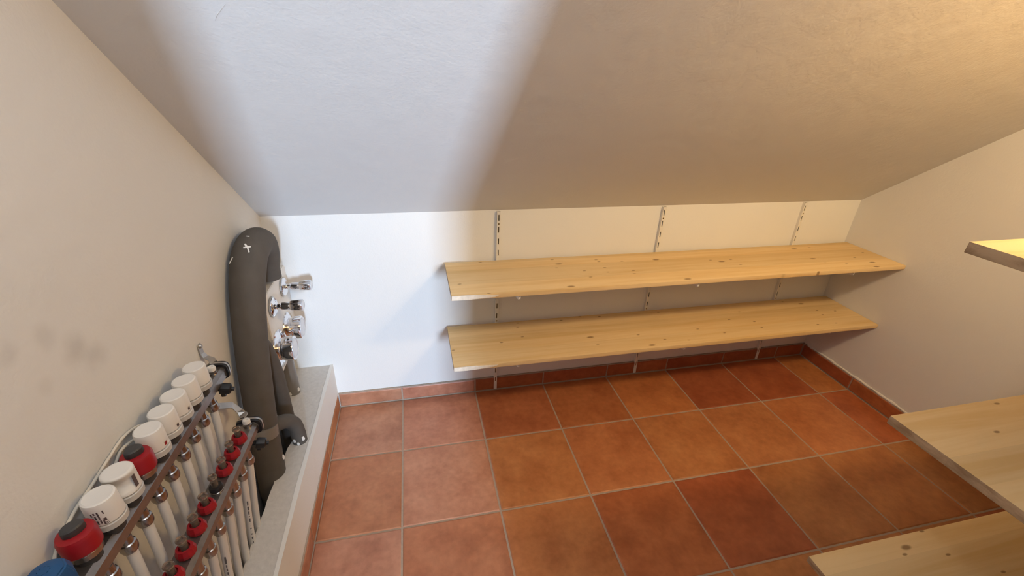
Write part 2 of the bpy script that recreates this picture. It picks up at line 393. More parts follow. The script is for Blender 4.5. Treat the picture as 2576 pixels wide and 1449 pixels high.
# masonry ledge that covers the pipes, with a ragged opening along the wall
HL = 0.2289
b_ = bmesh.new()
hole = [(WL, -0.335), (-0.372, -0.33), (-0.350, -0.345), (-0.343, -0.385), (-0.350, -0.425), (-0.358, -0.452), (-0.3595, -0.462), (-0.3605, -0.495), (-0.366, -0.532), (-0.368, -0.56), (-0.3675, -0.60)]
y = -0.63
while y > YF+0.02:
    hole.append((-0.3685-0.010*min(1, (-0.6-y)/0.3)+random.uniform(-.0012, .0012), y)); y -= 0.028
outer = [(-0.2764, 0), (-0.2790, -0.15), (-0.2815, -0.3), (-0.284, -0.45), (-0.2862, -0.62), (-0.2876, -0.89), (-0.2885, -1.2), (-0.289, YF)]
tops = [(WL, 0)] + outer + [(hole[-1][0], YF)] + list(reversed(hole))
lo = [(WL, 0)] + [(XL-0.004, p[1]) for p in outer] + [(hole[-1][0], YF)] + list(reversed(hole))
tv = [b_.verts.new((p[0], p[1], HL)) for p in tops]; lv = [b_.verts.new((p[0], p[1], -0.12)) for p in lo]
n = len(tops); ft = b_.faces.new(tv); b_.faces.new(list(reversed(lv)))
for i in range(n): b_.faces.new((tv[i], lv[i], lv[(i+1) % n], tv[(i+1) % n]))
bmesh.ops.triangulate(b_, faces=[f for f in b_.faces if len(f.verts) > 4])
b_.faces.ensure_lookup_table(); bmesh.ops.recalc_face_normals(b_, faces=b_.faces)
for f in b_.faces: f.material_index = 1 if (f.normal.x > 0.7 and f.calc_center_median().x > -0.30) else 0
ledge = structure('trim_1', b_, [M['conc'], M['wall']])
b_ = bmesh.new(); strip = [(p[0], p[1]) for p in outer]
prism(b_, [(p[0]+0.0004, p[1], HL-0.002) for p in strip] + [(p[0]-0.012-0.002*math.sin(i*2.1), p[1], HL-0.002) for i, p in reversed(list(enumerate(strip)))], (0, 0, 0.0035))
finish(b_, 'plaster_edge', M['wall'], ledge, smooth=False)
b_ = bmesh.new(); box(b_, (WL, YF, -0.14), (XL-0.02, 0, -0.115)); finish(b_, 'pit_floor', M['pit'], ledge, smooth=False)

# shallow wall thickening that carries the chrome valves
XP, ZP = -0.384, 0.704
b_ = bmesh.new(); prism(b_, [(WL, 0, 0.40), (XP, 0, 0.40), (XP, 0, ZP), (WL, 0, ZP)], (0, -0.285, 0))
bmesh.ops.bevel(b_, geom=[e for e in b_.edges], offset=0.003, segments=1, affect='EDGES')
panel = structure('trim_2', b_, M['wall'])

# ------------------------------------------------------------------ shelves on the back wall
def board(name, x0, x1, y0, y1, ztop, th, label, jagged=False):
    o = empty(name, ((x0+x1)/2, (y0+y1)/2, ztop-th), label, 'shelf')
    w, d = (x1-x0)/2, (y1-y0)/2
    b = bbox_bevel((-w, -d, 0), (w, d, th), 0.0018, 2)
    for f in b.faces:
        f.material_index = 0
    b.normal_update()
    for f in b.faces:
        if abs(f.normal.x) > 0.8: f.material_index = 1
    finish(b, 'panel', [M['pine'], M['pine_end']], o)
    if jagged:  # pale rough strip at the left end of the front edge
        b = bmesh.new()
        L = 0.17
        pts = [(-w+0.0005, 0.002), (-w+0.0005, th+0.0006), (-w+L*0.45, th+0.0006), (-w+L*0.75, th*0.86), (-w+L, th*0.72), (-w+L*0.9, 0.30*th), (-w+L*0.5, 0.12*th), (-w+L*0.3, 0.001)]
        prism(b, [(p[0], -d-0.0012, p[1]) for p in pts], (0, 0.004, 0))
        bmesh.ops.subdivide_edges(b, edges=b.edges, cuts=2)
        for v in b.verts: v.co.y -= random.uniform(0, 0.0012)
        finish(b, 'edge_strip', M['pale_strip'], o, smooth=False)['label'] = 'pale rough strip on the front edge'
    return o
ZU, ZLW, TH = 0.6843, 0.3808, 0.018
XS = 0.2153
board('shelf_board', XS, WR-0.001, -0.310, -0.0135, ZU, TH, 'long pine shelf board on the back wall, upper of the two', True)
board('shelf_board', XS+0.001, WR-0.001, -0.312, -0.0135, ZLW, TH, 'long pine shelf board on the back wall, lower one just above the tiled floor', True)

def upright(xt, xb, label):
    z0, z1 = 0.0079, 0.8913; L = z1-z0
    o = empty('shelf_upright', (xb, 0, z0), label, 'shelf rail', 'white slotted uprights')
    o.rotation_euler = (0, math.atan2(xt-xb, L), 0)
    b = bmesh.new(); yf, t, w, sw = -0.0135, 0.0015, 0.0072, 0.0021
    box(b, (-w, yf, 0), (-sw, yf+t, L)); box(b, (sw, yf, 0), (w, yf+t, L))
    box(b, (-w, yf+t, 0), (-w+t, -0.0003, L)); box(b, (w-t, yf+t, 0), (w, -0.0003, L))
    slots = [0.867-z0-0.05*k for k in range(18) if 0.867-z0-0.05*k > 0.015]
    edges = [L]
    for s in slots: edges += [s+0.0125, s-0.0125]
    edges.append(0)
    for i in range(0, len(edges), 2):
        if edges[i]-edges[i+1] > 0.001: box(b, (-sw, yf, edges[i+1]), (sw, yf+t, edges[i]))
    finish(b, 'channel', M['steel_w'], o, smooth=False)
    b = bmesh.new(); box(b, (-w+t, -0.0025, 0.002), (w-t, -0.0008, L-0.002)); finish(b, 'slot_shade', M['screw'], o, smooth=False)  # brown plate stands in for the shade inside the slots
    b = bmesh.new(); box(b, (-w, yf-0.0008, L-0.012), (w, yf+0.001, L+0.0005)); finish(b, 'end_cap', M['white_p'], o, smooth=False)
    for zz in (0.841, 0.391):
        b = bmesh.new(); lathe(b, [(0, 0), (0.0034, 0), (0.0034, 0.0004), (0.0028, 0.0010), (0.0012, 0.0010), (0.0010, 0.0004), (0, 0.0004)], (0, yf, zz-z0), (0, -1, 0), 14); finish(b, 'screw', M['screw'], o)
    return o
upright(0.4352, 0.4365, 'white slotted steel upright nearest the grey insulated pipe')
upright(1.1630, 1.1725, 'white slotted steel upright, middle of the three behind the pine shelves')
upright(1.8885, 1.9095, 'white slotted steel upright nearest the right wall')

def bracket(xw, xt, z, label):
    o = empty('shelf_bracket', (xw, -0.0135, z-0.002), label, 'bracket', 'white shelf brackets')
    a = math.atan2(xt-xw, 0.28); o.rotation_euler = (0, 0, a)
    b = bmesh.new(); prism(b, [(-0.0035, 0.0, 0.0), (-0.0035, -0.286, 0.0), (-0.0035, -0.290, -0.005), (-0.0035, -0.290, -0.014), (-0.0035, -0.285, -0.018), (-0.0035, -0.24, -0.022), (-0.0035, 0.0, -0.046)], (0.007, 0, 0))
    finish(b, 'arm', M['steel_w'], o, smooth=False)
    b = bmesh.new(); box(b, (-0.006, -0.27, -0.0016), (0.006, -0.02, 0.0008)); finish(b, 'flange', M['steel_w'], o, smooth=False)
zb1, zb2 = ZU-TH, ZLW-TH
where = ['nearest the grey insulated pipe', 'in the middle', 'nearest the right wall']
for i, (x0, x1, x2) in enumerate([(0.4352, 0.4606, 0.471), (1.168, 1.1917, 1.2047), (1.897, 1.9578, 1.968)]):
    bracket(x0, x1, zb1, 'white bracket tip under the upper long pine shelf, ' + where[i])
    bracket(x0+0.003, x2, zb2, 'white bracket tip under the lower long pine shelf, ' + where[i])

# three boards at the right, reaching from the right wall towards the entrance
def side_board(x0, yb, zt, label, th=0.020):
    return board('shelf_board', x0, WR-0.001, YF+0.002, yb, zt, th, label)
side_board(1.011, -1.150, 1.1640, 'pine shelf board at the right edge, highest of the three there, dark end grain')
side_board(1.052, -1.150, 0.7760, 'pine shelf board at the right, middle of the three by the entrance')
side_board(1.036, -1.152, 0.3100, 'pine shelf board at bottom right, lowest of the three, knotty top')

# ------------------------------------------------------------------ grey insulated drain pipe
XC = -0.3788
o = empty('insulated_pipe', (XC, -0.555, -0.11), 'thick grey foam-wrapped pipe arching along the left wall into the white box', 'pipe')
def rel(p): return Vector(p) - o.location
main = [(-0.388, -0.572, -0.11), (-0.387, -0.563, 0.10), (-0.3845, -0.550, 0.25), (-0.3800, -0.528, 0.42), (XC, -0.488, 0.58), (XC, -0.442, 0.70), (XC, -0.388, 0.80), (XC, -0.322, 0.864), (XC, -0.252, 0.884), (XC-0.003, -0.192, 0.861), (XC-0.007, -0.162, 0.815), (XC-0.011, -0.155, 0.770), (XC-0.012, -0.153, 0.724)]
b = bmesh.new(); tube(b, [rel(p) for p in main], lambda t: 0.041+0.007*min(1, max(0, (t-0.25)/0.3))-0.012*min(1, max(0, (t-0.74)/0.2)), seg=28, n=9, wob=0.003); finish(b, 'foam_sleeve', M['foam'], o, ang=1.0)
b = bmesh.new(); tube(b, [rel(p) for p in ((-0.384, -0.543, 0.375), (-0.3825, -0.534, 0.410))], 0.0445, seg=28, n=2); finish(b, 'joint_tape', M['foam_tape'], o, ang=1.0)
elb = [(-0.383, -0.512, 0.368), (-0.362, -0.478, 0.357), (-0.343, -0.450, 0.340), (-0.330, -0.433, 0.310), (-0.326, -0.428, 0.270), (-0.325, -0.428, 0.222)]
b = bmesh.new(); tube(b, [rel(p) for p in elb], 0.0235, seg=22, n=8, wob=0.006); finish(b, 'branch_elbow', M['foam'], o, ang=1.0)
br2 = [(-0.372, -0.365, 0.12), (-0.372, -0.366, 0.30), (-0.371, -0.372, 0.48), (-0.374, -0.395, 0.585), (-0.379, -0.432, 0.65)]
b = bmesh.new(); tube(b, [rel(p) for p in br2], 0.0255, seg=20, n=8); finish(b, 'branch_sleeve', M['foam'], o, ang=1.0)
# torn paint / plaster flakes on the sleeves
def flakes(parent, spots, base):
    for (c, nrm, pts) in spots:
        nrm = Vector(nrm).normalized(); u, v, _ = frame_for(nrm); u = -u; v = -v; b = bmesh.new()
        q = [Vector(c)-Vector(base)+u*p[0]+v*p[1] for p in pts]; prism(b, q, nrm*0.0022); finish(b, 'paint_flake', M['flake'], parent, smooth=False)
ST = [(-.004, .012), (-.001, .012), (.001, .004), (.007, .002), (.006, -.001), (.001, -.001), (.0, -.014), (-.003, -.014), (-.002, -.001), (-.009, .001), (-.008, .004), (-.004, .003)]
FL = [(-.004, -.006), (.002, -.008), (.005, -.002), (.002, .007), (-.003, .006)]

def small(k, sc=1.0): return [(p[0]*sc*(1+0.2*math.sin(k+j)), p[1]*sc) for j, p in enumerate(FL)]
def at(c, n, pts): return (tuple(Vector(c)-Vector(n)*0.0012), n, pts)
s1 = at((-0.3686, -0.3418, 0.9062), (0.259, -0.483, 0.836), [(p[0]*1.25, p[1]*1.25) for p in ST])
s2 = at((-0.3766, -0.2994, 0.9255), (0.10, -0.30, 0.95), [(-.005, .0015), (.003, .002), (.005, 0), (.002, -.0018), (-.003, -.001)])
s3 = at((-0.4119, -0.3660, 0.8775), (-0.643, -0.489, 0.59), [(-.001, .011), (.0014, .012), (.0008, 0), (.001, -.008), (-.0012, -.010), (-.0006, 0)])
s4 = at((-0.3424, -0.5465, 0.2821), (0.90, -0.42, 0.0), [(-.003, -.009), (.003, -.010), (.005, -.002), (.003, .008), (-.001, .010), (-.004, .002)])
s5 = at((-0.3351, -0.4496, 0.250), (-0.423, -0.906, 0.0), small(3, 1.0))
s6 = at((-0.3082, -0.4448, 0.252), (0.707, -0.707, 0.0), small(4, 1.2))
s7 = at((-0.3250, -0.4518, 0.237), (0.0, -1.0, 0.0), small(5, 0.9))
flakes(o, [s1, s2, s3, s4, s5, s6, s7], o.location)
# stub pipe below the front big valve
o2 = empty('pipe_stub', (-0.400, -0.160, HL-0.02), 'short grey insulated pipe stub standing on the concrete ledge below chrome valves', 'pipe')
b = bmesh.new(); tube(b, [(0, 0, 0), (0, 0, 0.08), (-0.001, 0.002, 0.15), (-0.002, 0.004, 0.20)], 0.0245, seg=20, n=6, wob=0.006); finish(b, 'foam_sleeve', M['foam_tape'], o2, ang=1.0)

q1 = at((-0.4062, -0.1830, 0.240), (-0.259, -0.966, 0.0), small(6, 1.1))
q2 = at((-0.3784, -0.1701, 0.249), (0.906, -0.423, 0.0), small(7, 1.3))
flakes(o2, [q1, q2], o2.location)
# ------------------------------------------------------------------ chrome valves on the white box
def petal(k, amp): return lambda t, r, h: r*(1 - amp*(0.5+0.5*math.cos(k*t)))
def stop_valve(y, z, label):
    o = empty('stop_valve', (XP, y, z), label, 'valve', 'slim chrome stop valves')
    X = (1, 0, 0)
    b = bmesh.new(); lathe(b, [(0.030, 0), (0.036, 0.002), (0.036, 0.007)], (0, 0, 0), X, 16); finish(b, 'back_ring', M['zinc'], o, smooth=False)
    b = bmesh.new(); lathe(b, [(0.034, 0.006), (0.033, 0.009), (0.024, 0.015), (0.011, 0.018), (0.010, 0.019)], (0, 0, 0), X, 32); finish(b, 'flange', M['chrome'], o)
    b = bmesh.new(); lathe(b, [(0.0085, 0.014), (0.0085, 0.028), (0.0135, 0.034), (0.0125, 0.060), (0.0120, 0.062)], (0, 0, 0), X, 28); finish(b, 'stem', M['chrome'], o)
    b = bmesh.new(); lathe(b, [(0.010, 0.058), (0.0165, 0.060), (0.0185, 0.064), (0.0215, 0.095), (0.020, 0.099)], (0, 0, 0), X, 48, mod=petal(6, 0.16)); finish(b, 'handle', M['chrome'], o)
    b = bmesh.new(); lathe(b, [(0.0165, 0.098), (0.0165, 0.1005), (0.012, 0.1025), (0, 0.103)], (0, 0, 0), X, 32); finish(b, 'index_cap', M['chrome_cap'], o)
    return o
stop_valve(-0.077, 0.6505, 'slim chrome stop valve with fluted handle, back one nearest the corner')
stop_valve(-0.226, 0.6475, 'slim chrome stop valve with fluted handle, front one nearest the grey pipe')
def big_valve(y, z, label, r=0.060):
    o = empty('shower_valve', (XP, y, z), label, 'valve', 'stout round chrome valves')
    X = (1, 0, 0)
    b = bmesh.new(); lathe(b, [(r, 0), (r, 0.003), (r*0.97, 0.006), (r*0.80, 0.011), (r*0.66, 0.0135), (0.036, 0.0145)], (0, 0, 0), X, 48); finish(b, 'flange', M['chrome'], o)
    b = bmesh.new(); lathe(b, [(0.0400, 0.010), (0.0400, 0.0205), (0.0390, 0.0215)], (0, 0, 0), X, 40); finish(b, 'collar', M['chrome'], o)
    b = bmesh.new(); lathe(b, [(0.039, 0.021), (0.0430, 0.0225), (0.0440, 0.050), (0.0425, 0.0525), (0.036, 0.0528)], (0, 0, 0), X, 60, mod=petal(5, 0.06)); finish(b, 'knob', M['chrome'], o)
    b = bmesh.new(); lathe(b, [(0.036, 0.0520), (0.036, 0.0545), (0.033, 0.0550), (0.032, 0.0535), (0.029, 0.0535), (0.022, 0.0562), (0, 0.0575)], (0, 0, 0), X, 36); finish(b, 'index_cap', M['chrome_cap'], o)
    return o
big_valve(-0.118, 0.497, 'stout round chrome valve with clear cap, back one of the lower pair', 0.062)
big_valve(-0.250, 0.492, 'stout round chrome valve with wide flange, front one above the pipe stub', 0.070)

# ------------------------------------------------------------------ heating manifold
AX = [(-0.3855-0.00103*i-(0.006 if i == 8 else 0), -0.7508-0.0469*i-(0.002 if i == 8 else 0)) for i in range(9)]      # axes of the heads on the upper rail
TH_R = -0.022                                 # both rails run very slightly askew of the wall
ordn = ['first', 'second', 'third', 'fourth', 'fifth', 'sixth', 'seventh', 'eighth', 'ninth', 'tenth']
UX, UZT, UZB = -0.380, 0.715, 0.688         # upper rail axis, top, bottom
LX, LZT, LZB = -0.3435, 0.557, 0.529
def rail(parent, base, x0, x1, zb, zt, y0, y1):
    c = 0.0055
    prof = [(x0, zb), (x1-c, zb), (x1, zb+c), (x1, zt-c*1.2), (x1-c*1.5, zt), (x0, zt)]
    b = bmesh.new(); prism(b, [(p[0]-base[0], y0-base[1], p[1]-base[2]) for p in prof], (0, y1-y0, 0))
    finish(b, 'rail', M['rail'], parent, smooth=False)
    cx, cz, r = (x0+x1)/2, (zb+zt)/2, (zt-zb)/2-0.003
    b = bmesh.new(); lathe(b, [(r, 0), (r, 0.016), (r*0.8, 0.020), (0, 0.020)], (cx-base[0], y1-base[1]-0.002, cz-base[2]), (0, 1, 0), 6, 0.3); finish(b, 'end_plug', M['rail_end'], parent)
def vent(parent, base, x, y, z):
    b = bmesh.new(); lathe(b, [(0.010, -0.006), (0.010, 0.004), (0.007, 0.005), (0.007, 0.009)], (x-base[0], y-base[1], z-base[2]), (0, 0, 1), 20); finish(b, 'vent_body', M['nickel'], parent)
    b = bmesh.new(); lathe(b, [(0.0075, 0.008), (0.009, 0.009), (0.009, 0.017), (0.0075, 0.0195), (0.0045, 0.0195), (0.004, 0.016), (0, 0.016)], (x-base[0], y-base[1], z-base[2]), (0, 0, 1), 24); finish(b, 'vent_cap', M['white_p'], parent)
def drain(parent, base, p, d):
    p = Vector(p)-Vector(base)
    b = bmesh.new(); lathe(b, [(0.007, -0.012), (0.007, 0.003), (0.0135, 0.004), (0.0145, 0.010), (0.0135, 0.024), (0.010, 0.027), (0.005, 0.027), (0.005, 0.033), (0, 0.033)], p, d, 20, mod=lambda t, r, h: r*(1-0.08*(0.5+0.5*math.cos(6*t))) if r > 0.01 else r)
    u, v, dd = frame_for(d)
    q = p + dd*0.006 + Vector((0, 0, -0.016))
    box(b, q-Vector((0.003, 0.004, 0.006)), q+Vector((0.006, 0.003, 0.003)))
    finish(b, 'drain_cap', M['black'], parent)
def nut_bm(x, y, z, neck):
    b = bmesh.new()
    lathe(b, [(0.0090, neck), (0.0100, 0.0105)], (x, y, z), (0, 0, 1), 24)
    lathe(b, [(0.0100, 0.0110), (0.0122, 0.0095), (0.0128, 0.004), (0.0128, -0.004), (0.0116, -0.0085), (0.0092, -0.0100)], (x, y, z), (0, 0, 1), 24, 0.26, mod=lambda t, r, h: r*(1-0.035*(0.5+0.5*math.cos(6*t))))
    return b

# upper rail with its nuts
def at_rail(base, i, pitch, x=0.0, y=0.0):
    ly = -pitch*i + y
    return (base[0] + x*math.cos(TH_R) - ly*math.sin(TH_R), base[1] + x*math.sin(TH_R) + ly*math.cos(TH_R))
ub = (-0.3807, -0.7428, UZB)
um = empty('upper_manifold', ub, 'upper brownish metal manifold rail carrying white and red heads', 'manifold', rotz=TH_R)
Z0 = (0, 0, 0)
rail(um, Z0, -0.028, 0.0078, -0.004, UZT-UZB, -0.90, 0.086)
vent(um, Z0, -0.010, 0.063, UZT-UZB)
drain(um, Z0, (-0.002, 0.050, -0.010), (0.93, 0.15, -0.25))
nut0 = None
for i in range(9):
    if nut0 is None: nut0 = finish(nut_bm(0, 0, 0, 0.024), 'compression_nut', M['nickel'], um); n_ = nut0
    else: n_ = nut0.copy(); col.objects.link(n_)
    n_.location = (0.0, -0.0482*i, 0.665-UZB)
# lower rail with nuts and flow meters
lb = (-0.3431, -0.7515, LZB)
lm = empty('lower_manifold', lb, 'lower brownish metal manifold rail carrying red flow meters', 'manifold', rotz=TH_R)
rail(lm, Z0, -0.023, 0.0195, 0.0, LZT-LZB, -0.89, 0.062)
vent(lm, Z0, 0.001, 0.052, LZT-LZB+0.002)
drain(lm, Z0, (0.006, 0.048, -0.028), (0.93, 0.15, -0.25))
nut1 = None
for i in range(9):
    if nut1 is None: nut1 = finish(nut_bm(0, 0, 0, 0.041), 'compression_nut', M['nickel'], lm); n_ = nut1
    else: n_ = nut1.copy(); col.objects.link(n_)
    n_.location = (0.0036, 0.0037-0.0469*i, 0.488-LZB)
meters = {}
def meter(i):
    kind = 'b' if i == 3 else 'r'
    loc = (0, -0.0468*i, LZT-LZB)
    if kind in meters:
        c = meters[kind].copy(); col.objects.link(c); c.location = loc
        for ch in meters[kind].children:
            q = ch.copy(); col.objects.link(q); q.parent = c
        return
    b = bmesh.new(); lathe(b, [(0.0125, -0.002), (0.0125, 0.002), (0.0112, 0.003), (0.0112, 0.006)], seg=20)
    m_ = finish(b, 'flow_meter', M['nickel'], lm, loc); meters[kind] = m_
    b = bmesh.new()
    if kind == 'r': lathe(b, [(0.0130, 0.003), (0.0168, 0.0035), (0.0172, 0.0105), (0.0138, 0.0205), (0.0098, 0.0205), (0.0090, 0.014)], seg=12, rot=0.2)
    else: lathe(b, [(0.0115, 0.004), (0.0130, 0.005), (0.0130, 0.013), (0.0118, 0.0150), (0.0080, 0.0150)], seg=20)
    q = finish(b, 'collar', M['red_p'] if kind == 'r' else M['black'], m_, smooth=(kind != 'r'))
    if kind == 'b': q['label'] = 'black collar'
    b = bmesh.new(); lathe(b, [(0.0072, 0.010), (0.0066, 0.037), (0.0088, 0.0375), (0.0090, 0.0415), (0.0076, 0.0440), (0.0048, 0.0440), (0.0045, 0.041), (0, 0.041)], seg=24); finish(b, 'sight_glass', M['glass'], m_)
    b = bmesh.new(); lathe(b, [(0.0030, 0.010), (0.0030, 0.027), (0.0050, 0.0275), (0.0050, 0.0300), (0, 0.0300)], seg=12); finish(b, 'float', M['dark_p'], m_)
for i in range(9): meter(i)

# clamps and wall brackets at the far end of both rails
def clamp(name, cx, cz, w, h, y, strip, plate_w, label):
    o = empty(name, (cx, y, cz), label, 'bracket')
    def loop(off, wid, th):
        b = bmesh.new(); pts = []
        rw, rh = w/2+off, h/2+off
        for k in range(32):
            t = 2*math.pi*k/32; c, s = math.cos(t), math.sin(t)
            p = (abs(c)**0.55*math.copysign(rw, c), abs(s)**0.55*math.copysign(rh, s)); pts.append(p)
        inn = [(p[0]*(1-th/rw), p[1]*(1-th/rh)) for p in pts]
        ro = [[b.verts.new((p[0], yy, p[1])) for p in pts] for yy in (-wid/2, wid/2)]; ri = [[b.verts.new((p[0], yy, p[1])) for p in inn] for yy in (-wid/2, wid/2)]
        for k in range(32):
            j = (k+1) % 32
            b.faces.new((ro[0][k], ro[0][j], ro[1][j], ro[1][k])); b.faces.new((ri[0][k], ri[1][k], ri[1][j], ri[0][j]))
            b.faces.new((ro[0][k], ri[0][k], ri[0][j], ro[0][j])); b.faces.new((ro[1][k], ro[1][j], ri[1][j], ri[1][k]))
        return b
    finish(loop(0.0075, 0.016, 0.0065), 'rubber_lining', M['black'], o)
    finish(loop(0.0088, 0.005, 0.002), 'steel_band', M['zinc'], o)
    P = [Vector(p)-Vector((cx, y, cz)) for p in strip]
    b = bmesh.new(); side = Vector((0, 1, 0))
    rows = []
    for i, p in enumerate(P):
        d = (P[min(i+1, len(P)-1)]-P[max(i-1, 0)]).normalized(); sd = (side - d*side.dot(d)).normalized(); nn = d.cross(sd)
        hw = plate_w/2
        rows.append([b.verts.new(p+sd*a*hw+nn*c*0.0011) for a, c in ((-1, -1), (1, -1), (1, 1), (-1, 1))])
    for a, c in zip(rows, rows[1:]):
        for k in range(4): b.faces.new((a[k], a[(k+1) % 4], c[(k+1) % 4], c[k]))
    b.faces.new(rows[0]); b.faces.new(list(reversed(rows[-1])))
    finish(b, 'bracket_strip', M['zinc'], o, smooth=False)
    b = bmesh.new(); p0 = P[0]*0.8+P[1]*0.2
    lathe(b, [(0.0055, 0), (0.0055, 0.002), (0.004, 0.0045), (0, 0.0048)], p0+Vector((0.0012, 0, 0)), (1, 0, 0), 12); finish(b, 'screw', M['zinc'], o)
    return o
clamp('upper_clamp', -0.3905, 0.7015, 0.034, 0.028, -0.650,
      [(-0.4285, -0.622, 0.764), (-0.4265, -0.624, 0.738), (-0.420, -0.627, 0.729), (-0.405, -0.634, 0.725), (-0.397, -0.646, 0.7245)], 0.016,
      'zinc bracket with black rubber clamp holding the upper rail to the left wall')
clamp('lower_clamp', -0.3435, 0.543, 0.044, 0.030, -0.682,
      [(-0.4285, -0.640, 0.581), (-0.420, -0.632, 0.576), (-0.402, -0.616, 0.562), (-0.388, -0.620, 0.545), (-0.376, -0.632, 0.540), (-0.362, -0.656, 0.556), (-0.352, -0.676, 0.5665)], 0.020,
      'zinc bracket with black rubber clamp holding the lower rail to the left wall')

# white heating pipes
def hpipe(name, i, top, bot, label, grp, prt):
    o = empty(name, bot, label, 'pipe', grp)
    t = Vector(top)-Vector(bot); b = bmesh.new()
    tube(b, [(0, 0, 0), t*0.3+Vector((-0.003, 0, 0)), t*0.65+Vector((-0.004, 0, 0)), t*0.93, t], 0.0083, seg=16, n=6)
    finish(b, 'pipe', M['pipe_w'], o)
    if prt:
        b = bmesh.new(); s = prt
        path = catmull([(0, 0, 0), t*0.3+Vector((-0.003, 0, 0)), t*0.65+Vector((-0.004, 0, 0)), t*0.93, t], 40)
        zt = t.z*0.86; rnd = random.Random(i*7+3)
        d = Vector((0.55, -0.83, 0)).normalized(); e = Vector((0.83, 0.55, 0))
        if prt == 2: d = Vector((0.25, -0.97, 0)).normalized(); e = Vector((0.97, 0.25, 0))
        z = zt
        while z > t.z*0.36:
            ln = rnd.choice([0.003, 0.0045, 0.006, 0.008]); p = min(path, key=lambda q: abs(q.z-z)); p2 = min(path, key=lambda q: abs(q.z-(z-ln)))
            hw = rnd.choice([0.0012, 0.0016, 0.0019])
            prism(b, [p+d*0.00835-e*hw, p+d*0.00835+e*hw, p2+d*0.00835+e*hw, p2+d*0.00835-e*hw], d*0.0002)
            z -= ln+rnd.choice([0.0018, 0.003, 0.006])
        finish(b, 'printed_marks', M['ink_p'], o, smooth=False)
    return o
for i in range(9):
    p = at_rail(ub, i, 0.0482)
    hpipe('heating_pipe', i, (p[0], p[1], 0.661), (-0.411+random.uniform(-.003, .003), p[1]-0.003+random.uniform(-.002, .002), -0.11),
          'white heating pipe dropping from the upper rail, %s from the far end' % ordn[i], 'upper rail heating pipes', 0)
    p = at_rail(lb, i, 0.0469, 0.0036, 0.0037)
    hpipe('heating_pipe', i+20, (p[0], p[1], 0.486), (-0.411+random.uniform(-.002, .002), p[1]+0.0255, -0.11),
          'white heating pipe dropping from the lower rail, %s from the far end' % ordn[i], 'lower rail heating pipes', {1: 1, 3: 0, 4: 2, 5: 1}.get(i, 0))

# ------------------------------------------------------------------ heads on the upper rail
HZ = 0.7305
def neck(o):
    b = bmesh.new(); lathe(b, [(0.0150, UZT-HZ-0.002), (0.0150, -0.004), (0.0165, -0.004), (0.0165, 0.001)], seg=20); finish(b, 'valve_neck', M['dark_p'], o)
def actuator_base(o):
    neck(o)
    b = bmesh.new(); lathe(b, [(0.0195, 0.0), (0.0232, 0.001), (0.0237, 0.0115), (0.0228, 0.0130), (0.0196, 0.0132)], seg=40); finish(b, 'lock_ring', M['grey_p'], o)
def patch(b, r, t0, t1, z0, z1, n=3):
    for k in range(n):
        a0 = t0+(t1-t0)*k/n; a1 = t0+(t1-t0)*(k+1)/n
        q = [Vector((r*math.cos(a), r*math.sin(a), z)) for a, z in ((a0, z0), (a1, z0), (a1, z1), (a0, z1))]
        b.faces.new([b.verts.new(p) for p in q])
CAP = [(0.0195, 0.0130), (0.0195, 0.0150), (0.0226, 0.0155), (0.0220, 0.0530), (0.0210, 0.0560), (0.0186, 0.0573), (0.0166, 0.0569), (0, 0.0569)]
def actuator(i, label):
    o = empty('valve_actuator', (AX[i][0], AX[i][1], HZ), label, 'actuator', 'white round valve actuators')
    actuator_base(o)
    notch = i in (2, 3, 4)
    def mod(t, r, h):
        t = (t+math.pi) % (2*math.pi)-math.pi
        if notch and abs(t+0.12) < 0.20 and 0.012 < h < 0.030 and r > 0.02: return r*0.93
        return r
    prof = CAP if not notch else CAP[:3] + [(0.0224, 0.0265), (0.0224, 0.0268), (0.0220, 0.0530)] + CAP[4:]
    def mod2(t, r, h):
        t = (t+math.pi) % (2*math.pi)-math.pi
        return r*0.94 if (notch and abs(t+0.12) < 0.19 and 0.015 < h < 0.0266 and r > 0.021) else r
    b = bmesh.new(); lathe(b, prof, seg=64, mod=mod2)
    if i == 6: pass
    finish(b, 'cap', M['white_p'], o)
    if notch:
        b = bmesh.new(); patch(b, 0.0224*0.94+0.0003, -0.25, 0.02, 0.0175, 0.0240); q = finish(b, 'indicator', M['red_p'] if i == 4 else M['ink'], o)
        q['label'] = 'red indicator window' if i == 4 else 'dark indicator window'
    if i == 7:
        b = bmesh.new(); r = 0.02265
        def tx(th, z0, z1, w): patch(b, r, th-w/2, th+w/2, z0, z1, 2)
        tx(-1.02, 0.0375, 0.0445, 0.07)
        for th, segs in ((-1.30, [(0.029, 0.0445), (0.020, 0.027)]), (-1.48, [(0.040, 0.0445), (0.030, 0.037), (0.019, 0.027)]), (-1.64, [(0.037, 0.043), (0.025, 0.034), (0.018, 0.022)]), (-1.16, [(0.0165, 0.0255)])):
            for z0, z1 in segs: tx(th, z0, z1, 0.085)
        tx(-1.07, 0.0235, 0.0295, 0.17)
        for k, zz in enumerate((0.0215, 0.0185)):
            for a in range(6):
                th = -1.15+a*0.035; zo = zz-0.0016*math.sin(a/5*math.pi); patch(b, r, th, th+0.036, zo-0.0006, zo+0.0006, 1)
        finish(b, 'printed_label', M['ink'], o)
    return o
names = ['white round valve actuator at the far end of the upper rail, beside the black clamp',
         'white round valve actuator, second from the far end of the upper rail',
         'white round valve actuator, third from the far end, middle of the five in a row',
         'white round valve actuator, fourth from the far end of the upper rail',
         'white round valve actuator with red window, right behind a red handwheel']
for i in range(5): actuator(i, names[i])
actuator(7, 'white round valve actuator with dark printed lettering, between scooped white head and nearest red handwheel')
